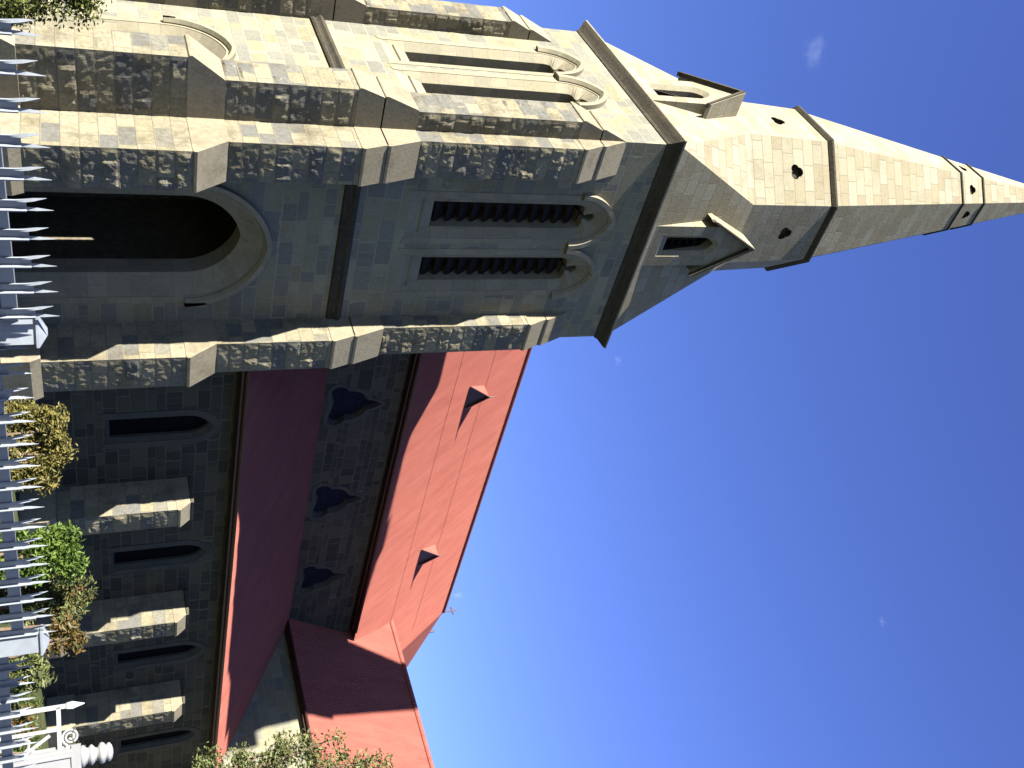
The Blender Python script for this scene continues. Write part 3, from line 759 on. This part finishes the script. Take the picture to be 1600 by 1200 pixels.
shrub([(78,672),(80,690),(78,712),(72,735),(40,665),(40,690),(40,715),(5,670),(5,695),(5,720),(70,660),(-40,690),(85,665),(88,700),(86,735),(50,645),(20,650),(60,748),(25,745)], 8.6, .11, .04, 9000, .045, LEAF_Y, 'golden yellow clipped shrub behind the fence below the first aisle window', 11)
shrub([(95,850),(100,868),(92,885),(60,850),(60,870),(55,890),(20,850),(20,875),(85,838),(-30,865)], 8.8, .12, .05, 5000, .05, LEAF_G, 'bright green shrub behind the fence below the second aisle window', 12)
shrub([(112,925),(115,945),(100,935),(75,925),(70,945),(40,930),(30,950),(100,960),(0,940)], 9.2, .13, .06, 4200, .05, LEAF_O, 'olive green shrub with rusty new growth beside the second fence post', 13, mat2=LEAF_R)
shrub([(118,1000),(112,1008),(100,1000),(80,1004),(50,1005),(20,1005)], 9.0, .09, .05, 1100, .06, LEAF_R, 'rusty red leaved plant just behind the second fence post', 14)
shrub([(62,1050),(50,1060),(30,1050),(10,1060),(-20,1055)], 8.6, .10, .05, 1200, .06, LEAF_O, 'small olive shrub between the rusty plant and the white gate', 15)
shrub([(30,1120),(35,1135),(20,1150),(110,1170),(5,1125)], 9.5, .08, .05, 700, .05, LEAF_R, 'sparse low plant with orange flowers seen through the white gate', 16)

shrub([(26,1040),(30,1062),(24,1085),(32,1105),(28,1128),(24,1150),(30,1172),(20,1195),(0,1050),(0,1080),(0,1110),(0,1140),(0,1170),(-30,1060),(-30,1100),(-30,1140),(-30,1180),(28,1015),(5,1020)], 11.5, .16, .06, 6500, .06, LEAF_D, 'added low dark green hedge covering the sunlit lawn behind the white gate', 17, name='hedge', cat='hedge')  # added plant, hides sunlit lawn so this strip reads dark

def tree(name, label, base, top_px, dist, r, sp, n, size, mat, seed, k, cat='tree', limbs=7):
    rng = random.Random(seed)
    cs = []
    for (x, y) in top_px:
        c = at(x, y, dist)
        for _ in range(k): cs.append((c + Vector((rng.gauss(0, sp), rng.gauss(0, sp), rng.gauss(0, sp * .8))), r * rng.uniform(.5, 1.25)))
    root = empty(name, base, label, cat)
    fo = MB(); leaves(fo, cs, n, size, rng); fo.build('crown', mat, root, fix=False)
    st = MB(); b = Vector(base); top = sum((c for c, _ in cs), Vector()) / len(cs)
    fork = b.lerp(top, .55) + Vector((0, 0, .1))
    st.tube([b - Vector((0,0,.1)), b.lerp(fork, .5) + Vector((.06,.04,0)), fork], [.13, .10, .08], 9)
    for i in range(limbs):
        c, _ = cs[(i * 5) % len(cs)]
        st.tube([fork - Vector((0,0,.1)), fork.lerp(c, .5) + Vector((rng.uniform(-.1,.1), rng.uniform(-.1,.1), .1)), c], [.06, .035, .012], 6)
    st.build('trunk', BARK, root)
    return root
bt = at(300, 1230, 23)
tree('tree', 'pale olive green tree standing in front of the transept wall', (bt.x, bt.y, GZ),
     [(330,1195),(365,1192),(390,1198),(420,1180),(445,1165),(460,1180),(440,1200),(505,1190),(522,1186),(545,1197),(575,1198),(600,1203),(560,1212),(480,1212),(420,1222),(350,1222),(460,1236),(540,1236),(400,1250),(320,1215),(500,1255),(590,1240)], 23, .36, .20, 6000, .11, LEAF_P, 31, 3)
bt = at(60, -25, 14.5)
tree('tree', 'yellow green leafy tree at the foot of the sunlit tower face', (bt.x, bt.y, GZ),
     [(70,-2),(95,2),(115,2),(130,4),(60,-14),(100,-16),(125,-12),(40,0),(15,-2),(110,-32),(70,-35),(135,-4),(20,-25),(25,18),(8,22),(-10,5),(120,-50),(60,-60),(45,8)], 14.5, .20, .07, 5200, .07, LEAF_L, 32, 3)

# ------------------------------------------------------------------ thin clouds, far off and high
def cloud(px, dist, rx, ry, rz, rot, label, seed, dens):
    v = CX * (px[0] - 800) + CD * (px[1] - 600) + CF * 1544.83; v = v.normalized() * dist
    m_ = bpy.data.materials.new('cloud_vapour'); m_.use_nodes = True; t = m_.node_tree; t.nodes.clear(); L = t.links.new
    o_ = t.nodes.new('ShaderNodeOutputMaterial'); pv = t.nodes.new('ShaderNodeVolumePrincipled'); L(pv.outputs[0], o_.inputs['Volume'])
    tc = t.nodes.new('ShaderNodeTexCoord'); nz = N(t, 'ShaderNodeTexNoise', Scale=2.0, Detail=5.0, Roughness=.6)
    mp = N(t, 'ShaderNodeMapping'); mp.inputs['Location'].default_value = (seed, seed * 2.3, 0); mp.inputs['Scale'].default_value = (1, 1.6, 1)
    L(tc.outputs['Object'], mp.inputs[0]); L(mp.outputs[0], nz.inputs['Vector'])
    ln = N(t, 'ShaderNodeVectorMath', operation='LENGTH'); L(tc.outputs['Object'], ln.inputs[0])
    fall = math_(t, 'SUBTRACT', 1.0, ln.outputs['Value'])
    d = math_(t, 'MULTIPLY', math_(t, 'MAXIMUM', math_(t, 'SUBTRACT', math_(t, 'ADD', math_(t, 'MULTIPLY', nz.outputs[0], 1.6), math_(t, 'MULTIPLY', fall, .9)), 1.35), 0.0), dens)
    L(d, pv.inputs['Density']); pv.inputs['Color'].default_value = (1,1,1,1); pv.inputs['Anisotropy'].default_value = .2
    import bmesh
    bm = bmesh.new(); bmesh.ops.create_icosphere(bm, subdivisions=3, radius=1.0); me = bpy.data.meshes.new('cloud'); bm.to_mesh(me); bm.free(); me.materials.append(m_)
    o = bpy.data.objects.new('cloud', me); COL.objects.link(o); o.location = v; o.scale = (rx, ry, rz)
    o.rotation_euler = (Matrix((CD, CX, CF)).transposed() @ Matrix.Rotation(rot[2], 3, 'Z')).to_euler(); tag(o, label, 'cloud', 'small wisps of cloud')
D_ = 2500
cloud((1270, 85), D_, 95, 42, 60, (0, 0, -.25), 'faint white wisp of cloud in the blue beside the spire', 3.1, .0065)
cloud((1378, 972), D_, 32, 26, 22, (0, 0, .6), 'tiny pale puff of cloud alone in the deep blue, far from the spire', 7.7, .010)
cloud((966, 562), D_, 30, 24, 26, (0, 0, .2), 'tiny pale puff of cloud near the tower cornice', 5.2, .012)
cloud((716, 930), D_, 26, 34, 40, (0, 0, .2), 'faint wisp of cloud just above the nave ridge', 9.4, .010)
